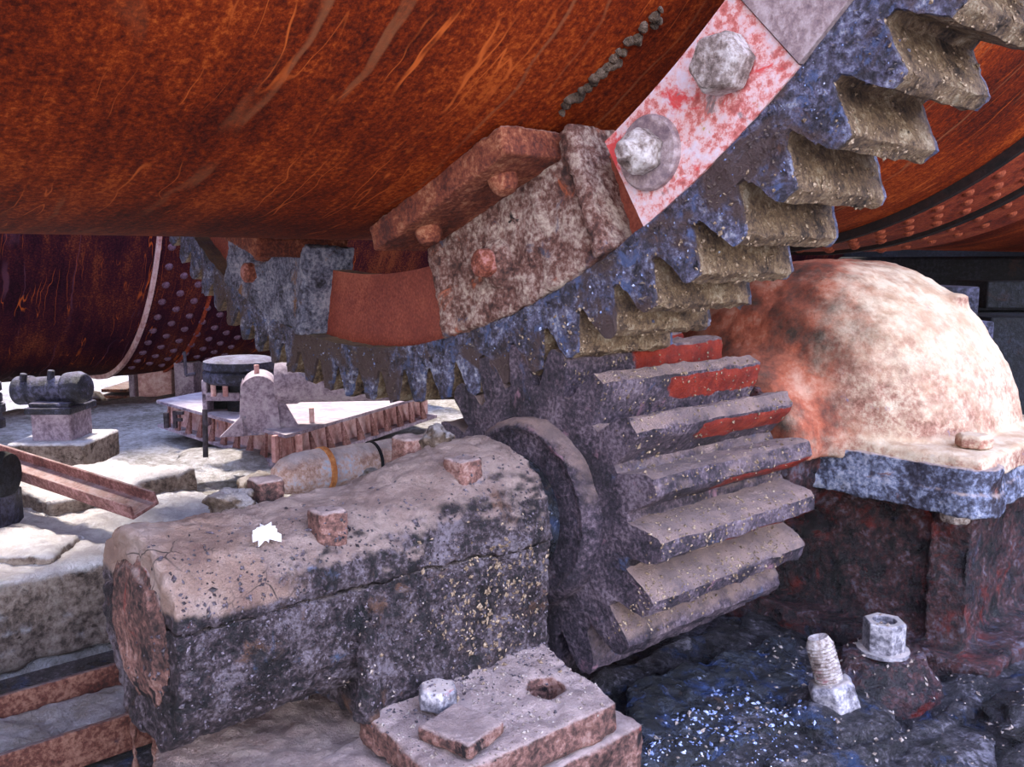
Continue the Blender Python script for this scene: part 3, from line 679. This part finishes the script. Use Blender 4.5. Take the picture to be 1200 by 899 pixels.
# ------------------------------------------------------------------ dark blocks behind the gearbox
def pbox(name, label, cat, x0, y0, x1, y1, dep, th, mat, group=None, voxel=None, z_to=None, kind=None):
    """an upright block facing the yard, its near face spanning the two corners at that distance"""
    a = pdp(x0, y0, dep); b = pdp(x1, y1, dep); zt, zb = a.z, b.z
    if z_to is not None: zb = z_to
    r = Vector((RT.x, RT.y, 0)).normalized(); f = Vector((FW.x, FW.y, 0)).normalized()
    wv = (b-a).dot(r); a0 = Vector((a.x, a.y, 0))
    pts = [a0, a0+r*wv, a0+r*wv+f*th, a0+f*th]
    o = MB().prism([Vector((p.x, p.y, zb)) for p in pts], (0, 0, zb), (0, 0, zt)).build(name, mat, bev=.008)
    if voxel: cruddy(o, voxel, ((.03, .12), (.012, .03)), 1)
    tag(o, label, cat, group, kind); return o
pbox('support_block', 'dark square machine block peeking over the dome at right', 'block', 1092, 336, 1149, 380, 4.0, .35, M_dark, z_to=-3.3)
pbox('support_block', 'low dark block just right of the square one behind the dome', 'block', 1150, 377, 1166, 420, 3.8, .15, M_dark, z_to=-3.3)
pbox('support_beam', 'black heavy beam at the right edge under the kiln', 'beam', 1158, 330, 1300, 362, 4.45, .4, M_blackb)
pbox('support_pier', 'black pier filling the right edge under the heavy beam', 'pier', 1162, 372, 1300, 500, 4.1, .6, M_blackb, z_to=-3.3)

# ------------------------------------------------------------------ left background
# broken concrete block
m = MB().hull8([pz(232, 548, -2.42), pz(60, 590, -2.46), pz(-10, 560, -2.42), pz(130, 538, -2.42)], .17)
o = m.build('concrete_block', M_conc); cruddy(o, .014, ((.045, .2), (.02, .04)), 1); tag(o, 'cracked grey concrete block behind the slanting steel channel', 'concrete block')
m = MB().hull8([pz(236, 580, -2.52), pz(175, 600, -2.52), pz(120, 575, -2.52), pz(200, 560, -2.52)], .14)
o = m.build('concrete_block', M_conc); cruddy(o, .012, ((.03, .1), (.015, .03)), 1); tag(o, 'smaller broken concrete piece below the cracked block, right of the slanting channel end', 'concrete block')
o = MB().hull8([pz(92, 625, -2.47), pz(60, 650, -2.47), pz(-40, 650, -2.47), pz(-30, 612, -2.47)], .10).build('concrete_block', M_conc); cruddy(o, .010, ((.03, .1), (.015, .03)), 1); tag(o, 'small dusty concrete block at the left edge on the footing', 'concrete block')
channel(pz(-40, 530, -2.34), pz(172, 600, -2.40), .095, .045, .010, M_beam, 'steel_channel', 'mauve U-shaped steel channel lying slanted across the concrete at left', 'steel beam', Vector((.35, -.25, 1)))
def rock(px, py, z, r, label):
    return lump('rock', label, 'rock', pz(px, py, z), r, M_rubble)
rock(300, 574, -2.52, (.07, .08, .06), 'brown rock just above the housing ridge, left of the wrapped pipe')
for (px, py, r) in ((150, 545, .03), (135, 548, .025), (165, 550, .022)): pass
# mounded pale dust beside the block
o = lump('dust_heap', 'pale bluish heap of dust right of the cracked concrete block', 'dust', pz(290, 545, -2.60), (.42, .36, .07), M_ground)

# wrapped pipe beyond the housing
a = pz(345, 556, -2.36); b = a+Vector((0, .95, 0)); 
wp = thing('wrapped_pipe', 'pastel painted round pipe bound with black straps behind the housing', 'pipe', a)
o = MB().lathe(a+Vector((0, -.06, 0)), (0, 1, 0), [(.01, -.02), (.035, -.012), (.06, .02), (.072, .07), (.075, .16), (.070, .18), (.068, 1.3), (.01, 1.3)], 40).build('pipe_body', M_wrap, wp); cruddy(o, .008, ((.008, .08), (.003, .02)), 1)
for yy in (.30, .42): MB().lathe(a+Vector((0, yy, 0)), (0, 1, 0), [(.069, 0), (.073, .001), (.073, .011), (.069, .012)], 40, False).build('strap', M_strap, wp)
MB().lathe(a+Vector((0, .10, 0)), (0, 1, 0), [(.074, 0), (.079, .001), (.079, .02), (.074, .021)], 40, False).build('strap', M_orange, wp)
MB().lathe(a+Vector((0, .62, 0)), (0, 1, 0), [(.068, 0), (.078, .001), (.078, .03), (.068, .031)], 40, False).build('strap', M_orange, wp)
lump('clay_lump', 'squarish brown clod leaning on the strapped pipe', 'clay', pz(437, 562, -2.36), (.035, .05, .035), M_rubble)

# pedestal with motor
def local_frame(px, py, dep):
    return pdp(px, py, dep)
r = Vector((RT.x, RT.y, 0)).normalized(); fdir = Vector((FW.x, FW.y, 0)).normalized()
def frame(px, py, dep, yaw=0.):
    p = pdp(px, py, dep); m = Matrix.Rotation(YAW+yaw, 4, 'Z'); m.translation = p; return m   # local x right, y away, z up
D = 3.9; s = D/FPX
fm = frame(72, 545, D, .0)
e = thing('pedestal_machine', 'blue-black cylinder machine on a mauve pedestal at left, under the far kiln', 'machine', fm.translation)
m = MB().box(-45*s, 44*s, -.12, .22, 0, 32*s, fm); m.build('plinth', M_conc, e, bev=.012)
m = MB().box(-24*s, 22*s, -.06, .14, 30*s, 66*s, fm); m.build('pedestal', M_mauve, e, bev=.01)
m = MB().box(-28*s, 26*s, -.08, .16, 63*s, 71*s, fm).box(-24*s, 23*s, -.07, .15, 71*s, 76*s, fm); m.build('cap_plate', M_dark, e, bev=.006)
m = MB(); c0 = fm @ Vector((-52*s, .05, 86*s)); c1 = fm @ Vector((32*s, .0, 92*s)); axm = (c1-c0)
m.lathe(c0, axm, [(.02, 0), (17*s, .005), (17*s, .07), (15*s, .075), (15*s, .2), (13*s, .21), (13*s, .235), (18*s, .24), (19*s, .30), (15*s, .33), (.01, .335)], 32)
m.tube(fm @ Vector((-38*s, 0, 100*s)), fm @ Vector((-36*s, 0, 108*s)), 4*s, n=10); m.tube(fm @ Vector((-6*s, 0, 100*s)), fm @ Vector((-4*s, 0, 112*s)), 4*s, n=10)
m.build('motor_body', M_dark, e, bev=.004)
# dark machine cropped by the left edge
fm = frame(0, 600, 2.9); s = 2.9/FPX
e = thing('flanged_machine', 'dark finned machine cut off by the left edge above the steel channel', 'machine', fm.translation)
m = MB()
for k, (z, rr) in enumerate(((85, 8), (100, 16), (108, 14), (118, 17), (130, 15), (143, 15), (152, 12))):
    m.tube(fm @ Vector((-8*s, 0, z*s)), fm @ Vector((-8*s, 0, (z+10)*s)), rr*1.25*s, n=24)
m.tube(fm @ Vector((-12*s, 0, 20*s)), fm @ Vector((-12*s, 0, 165*s)), 9*s, n=20)
m.build('finned_body', M_dark, e, bev=.003)
m = MB().lathe(fm @ Vector((-18*s, 0, 45*s)), RT, [(25*s, 0), (27*s, 8*s), (27*s, 26*s), (24*s, 34*s), (5*s, 36*s)], 32); m.build('wheel', M_blackb, e)
m = MB().box(-40*s, 8*s, -.04, .1, -30*s, 22*s, fm); m.build('foot', M_dark, e, bev=.005)

# roller station under the far kiln
e = thing('roller_base_frame', 'long pale steel base frame with triangular gussets, beyond the wrapped pipe', 'machine frame', pdp(335, 525, 3.9))
LZ = pdp(335, 510, 3.9); LZt = LZ.z
dl = (pdp(185, 502, 4.9)-LZ); dl.z = 0; dr = (pdp(512, 488, 5.2)-LZ); dr.z = 0
top = [LZ, LZ+dr, LZ+dr+dl, LZ+dl]
MB().prism([p-Vector((0, 0, .015)) for p in top], (0, 0, 0), (0, 0, .015)).build('top_plate', M_mauve, e)
for nm, dd in (('side_web', dl), ('side_web', dr)):
    u = dd.normalized(); q = Vector((-u.y, u.x, 0)); q = q if q.dot(dl+dr) > 0 else -q
    a0_ = LZ+q*.06-Vector((0, 0, .13)); MB().prism([a0_, a0_+dd, a0_+dd+q*.02, a0_+q*.02], (0, 0, 0), (0, 0, .12)).build(nm, M_pinkw, e)
    a0_ = LZ-Vector((0, 0, .15)); MB().prism([a0_, a0_+dd, a0_+dd+q*.1, a0_+q*.1], (0, 0, 0), (0, 0, .018)).build('bottom_rail', M_mauve, e)
    n = int(dd.length/.13)
    for k in range(n):
        o_ = LZ+u*(.05+k*.13)-Vector((0, 0, .016))
        MB().prism([o_, o_+u*.07-Vector((0, 0, .12)), o_+u*.012-Vector((0, 0, .12))+q*0, o_-u*.0+u*.0-Vector((0, 0, .02))], (0, 0, 0), q*.012 + Vector((0, 0, 0))).build('gusset', M_beam, e)
# bolts on the frame
for px, py in ((365, 478), (405, 505), (457, 508)):
    p = pdp(px, py, 4.2 if py < 500 else 4.0); 
    if py < 500: MB().tube(Vector((p.x, p.y, LZt-.02)), p, .012, n=12).build('stud', M_pinkw, e)
# upright bearing stand
fm = frame(305, 510, 4.05, .25); s = 4.05/FPX
e = thing('bearing_stand', 'tall round-topped mauve bearing stand on the far base frame', 'bearing', fm.translation)
poly = [Vector((-24*s, 0, 0)), Vector((-20*s, 0, 60*s))]+[Vector((20*s*math.cos(a)-0*s, 0, 52*s+18*s*math.sin(a))) for a in [PI-PI*i/12 for i in range(1, 12)]]+[Vector((20*s, 0, 52*s)), Vector((24*s, 0, 0))]
MB().prism([fm @ p for p in poly], (0, 0, 0), fm.to_3x3() @ Vector((0, .26, 0))).build('stand', M_mauve, e, bev=.012)
MB().prism([fm @ Vector((22*s, .02, 50*s)), fm @ Vector((48*s, .02, 0)), fm @ Vector((20*s, .02, 0))], (0, 0, 0), fm.to_3x3() @ Vector((0, .03, 0))).build('side_rib', M_mauve, e)
MB().prism([fm @ Vector((-18*s, -.01, 0)), fm @ Vector((-45*s, -.01, 0)), fm @ Vector((-20*s, -.01, 24*s))], (0, 0, 0), fm.to_3x3() @ Vector((0, .03, 0))).build('side_rib', M_mauve, e)
MB().tube(fm @ Vector((-2*s, .1, 66*s)), fm @ Vector((-2*s, .1, 80*s)), 3*s, n=10).build('lifting_eye', M_pinkw, e)
c0 = pdp(322, 447, 4.1); MB().lathe(c0, Vector((.55, .8, 0)), [(.02, 0), (.105, .01), (.105, .1), (.098, .11), (.098, 1.1), (.02, 1.1)], 36).build('roller_shaft', M_mauve, e)
# thrust roller disc
c0 = pdp(283, 444, 4.55); sc = 4.55/FPX
e = thing('thrust_roller', 'flat dark steel roller disc under the edge of the far kiln', 'roller', c0)
MB().lathe(c0, (0, 0, 1), [(.05, -.02), (38*sc, -.015), (43*sc, 0), (43*sc, .04), (41*sc, .05), (43*sc, .06), (42*sc, .095), (32*sc, .11), (.05, .115)], 56).build('disc', M_dark, e)
MB().tube(c0-Vector((0, 0, .32)), c0, .07, .08, 24).build('spindle', M_blackb, e)
fm = frame(262, 500, 4.5); s = 4.5/FPX
e = thing('roller_bracket', 'cluttered white and black bracket below the roller disc', 'bracket', fm.translation)
MB().box(-24*s, -18*s, 0, .2, 0, 55*s, fm).box(-24*s, 20*s, 0, .3, 30*s, 40*s, fm).box(-8*s, 18*s, 0, .2, -4*s, 6*s, fm).build('bracket_frame', M_mauve, e, bev=.006)
MB().box(-20*s, 26*s, .10, .4, 0, 55*s, fm).build('dark_box', M_blackb, e, bev=.006)
for dx in (-10, 4): MB().tube(fm @ Vector((dx*s, .0, 36*s)), fm @ Vector((dx*s, .0, 60*s)), 3.2*s, n=10).build('stud', M_pinkw, e)
# thin rod standing in front of the frame
a = pdp(241, 536, 3.7); o = MB().tube(a, pdp(240, 480, 3.7), .011, n=12).build('steel_rod', M_rod); tag(o, 'thin black rod standing upright before the gusseted frame', 'rod')
a = pdp(216, 412, 5.0); o = MB().tube(pdp(218, 440, 5.0), a, .009, n=10).tube(pdp(218, 440, 5.0), pdp(229, 438, 5.0), .009, n=10).build('steel_hook', M_rod); tag(o, 'short bent black hook hanging at the far kiln underside', 'hook')
# F-shaped iron and its neighbour
fm = frame(203, 502, 4.6); s = 4.6/FPX
o = MB().box(0, 4*s, 0, .02, 0, 20*s, fm).box(0, 12*s, 0, .02, 16*s, 20*s, fm).box(0, 10*s, 0, .02, 8*s, 11.5*s, fm).build('angle_iron', M_rod); tag(o, 'dark F-shaped iron standing on the far frame', 'iron bracket')
o = MB().box(-11*s, -6*s, 0, .02, 0, 18*s, fm).build('angle_iron', M_rod); tag(o, 'dark stubby iron just left of the F-shaped one', 'iron bracket')
# pale columns and stacked goods far beyond
pbox('steel_column', 'wide faded pink steel column below the far kiln band', 'column', 160, 425, 200, 560, 6.6, .3, M_pinkw, z_to=ZF)
pbox('steel_column', 'pale mauve steel column right of the wide pink one', 'column', 203, 425, 226, 560, 6.4, .3, M_mauve, z_to=ZF)
pbox('steel_column', 'narrow whitish steel column left of the wide pink one', 'column', 149, 425, 156, 560, 6.7, .15, M_mauve, z_to=ZF)
for k in range(4):
    pbox('timber_plank', ['topmost short plank of the far stack', 'second plank from the top of the far stack', 'third plank from the top of the far stack', 'lowest plank of the far stack'][k]+' left of the narrow column', 'plank', 118-3*k, 456+7.5*k, 148, 460+7.5*k, 8.0, .6, M_rail, 'planks stacked far at left')
a = pdp(88, 496, 7.0); b = pdp(137, 492, 7.0)
o = MB().tube(a, b, 9*7.0/FPX, n=28).build('orange_pipe', M_orange); tag(o, 'short orange rusty pipe lying right of the motor pedestal', 'pipe')
pbox('crate', 'white bright block right of the orange pipe end', 'block', 137, 486, 157, 512, 7.0, .4, M_ground)
for (px, py, l) in ((300, 440, 0),): pass
o = lump('rubble_heap', 'small grey scrap pile between the motor and the far planks', 'scrap', pdp(112, 480, 7.6), (.16, .16, .12), M_rubble)

# ------------------------------------------------------------------ grit stuck to the greasy castings
def scatter(objs, n, src, size, mat, name, label, cat):
    """chips thrown from src() = (origin, direction) and left where they strike the listed meshes"""
    bpy.context.view_layer.update(); dg = bpy.context.evaluated_depsgraph_get(); names = {o.name for o in objs}; m = MB(); k = 0; tries = 0
    while k < n and tries < n*6:
        tries += 1; o_, d_ = src(); hit, loc, nor, _, ob, _ = S.ray_cast(dg, o_, d_)
        if not hit or ob.name not in names: continue
        r = random.uniform(*size)*random.choice((.6, .8, 1, 1, 1.4)); c = loc+nor*r*.25
        t1 = nor.orthogonal().normalized(); t1.rotate(Matrix.Rotation(random.uniform(0, 6.3), 3, nor)); t2 = nor.cross(t1)
        a_, b_, h_ = r*random.uniform(.7, 1.5), r*random.uniform(.5, 1), r*random.uniform(.4, .9)
        j = lambda: random.uniform(.75, 1.25)
        m.add([c+t1*a_*j(), c+t2*b_*j(), c-t1*a_*j(), c-t2*b_*j(), c+nor*h_*j()+t1*a_*.2, c-nor*h_], [[0,1,4],[1,2,4],[2,3,4],[3,0,4],[1,0,5],[2,1,5],[3,2,5],[0,3,5]]); k += 1
    if m.v: tag(m.build(name, mat, smooth=0), label, cat, kind='stuff')
def kids(e):
    out = []
    for c in e.children: out += [c]+kids(c)
    return [c for c in out if c.type == 'MESH']
rv = lambda a, b: random.uniform(a, b)
def from_side():
    p = Vector((rv(.70, .95), rv(-.85, -.1), rv(-2.45, -2.05))); o_ = p+Vector((.5, rv(-.2, .2), rv(.25, .7))); return o_, (p-o_).normalized()
def from_mid():
    p = Vector((rv(.82, .90), random.gauss(-.25, .07), random.gauss(-2.25, .07))); o_ = p+Vector((.5, rv(-.2, .2), rv(.2, .5))); return o_, (p-o_).normalized()
def down(x0, x1, y0, y1, z=-2.2):
    return lambda: (Vector((rv(x0, x1), rv(y0, y1), z)), Vector((rv(-.15, .15), rv(-.15, .15), -1)).normalized())
M_g1 = grunge('pale_grit', [(0, '5c4c44'), (.5, '908074'), (1, 'c0b4ac')], 60, 300, .3, .002).m
M_g2 = grunge('dark_grit', [(0, '181418'), (.5, '40363a'), (1, '7c7078')], 60, 300, .3, .002, .4).m
M_crumb = grunge('tan_crumbs', [(0, '3c2e24'), (.5, '7c6650'), (1, 'b8a48a')], 60, 300, .3, .002).m
M_g3 = grunge('blue_white_grit', [(0, '3c4c78'), (.5, '7c8cb8'), (1, 'e0e4f4')], 40, 300, .3, .002, .3).m
hs = kids(bh)
scatter(hs, 2200, from_side, (.0015, .0035), M_g2, 'grit', 'dark grit stuck all over the near bearing housing side', 'grit')
scatter(hs, 300, from_mid, (.0025, .005), M_crumb, 'grit', 'pale chips clinging to the housing side above its foot', 'grit')
scatter(hs, 500, down(1.0-.2, 1.1, -.55, -.12), (.0015, .0035), M_g1, 'grit', 'pale crumbs lying on the housing foot plate', 'grit')
fl_ = [o for o in bpy.data.objects if o.name.startswith(('floor', 'oil_pool', 'tar_ridge', 'casting_boss', 'trim_1'))]+[o for q in bpy.data.objects if q.name.startswith('anchor_bolt') and q.type == 'EMPTY' for o in kids(q)]
scatter(fl_, 700, down(.85, 1.6, -.3, .8, -2.3), (.002, .0055), M_g1, 'rubble_crumbs', 'pale crumbs strewn over the tarry floor around the anchor bolts', 'rubble')
scatter(fl_, 550, down(.90, 1.2, -.2, .35, -2.3), (.002, .005), M_g3, 'oil_flecks', 'bluish white flecks in the black oil below the pinion', 'flecks')
def at_rim():
    a = math.radians(rv(-36, 47)); r = rv(1.87, 1.99); p = Vector((r*math.sin(a), 0, -r*math.cos(a))); d_ = (p-CAM).normalized(); return p-Vector((0, .4, 0)), Vector((0, 1, 0))
scatter([rim], 1500, at_rim, (.002, .0045), M_rim, 'grease_crumbs', 'dark lumps of grease all over the ring gear front face', 'grease')
scatter([rim], 260, at_rim, (.0012, .0028), M_g3, 'grease_flecks', 'pale blue flecks all over the ring gear front face', 'grease')
def at_teeth():
    a = math.radians(rv(18, 50)); r = rv(1.9, 2.0); p = Vector((r*math.sin(a), rv(0, .28), -r*math.cos(a))); o_ = p+Vector((.5, rv(-.4, -.1), rv(-.4, .2))); return o_, (p-o_).normalized()
scatter([rim], 900, at_teeth, (.002, .0045), M_crumb, 'dirt_crumbs', 'tan dirt crumbs packed on the ring gear teeth at right', 'dirt')

def at_pinion():
    a = math.radians(rv(10, 140)); p = Vector((PX+.3*math.sin(a), rv(0, PW), PZ+.3*math.cos(a))); o_ = p+Vector((rv(.3, .6), rv(-.5, 0), rv(.1, .6))); return o_, (p-o_).normalized()
scatter(kids(pin), 1500, at_pinion, (.0015, .0038), M_crumb, 'dirt_crumbs', 'brown dirt crumbs clinging to the pinion teeth', 'dirt')
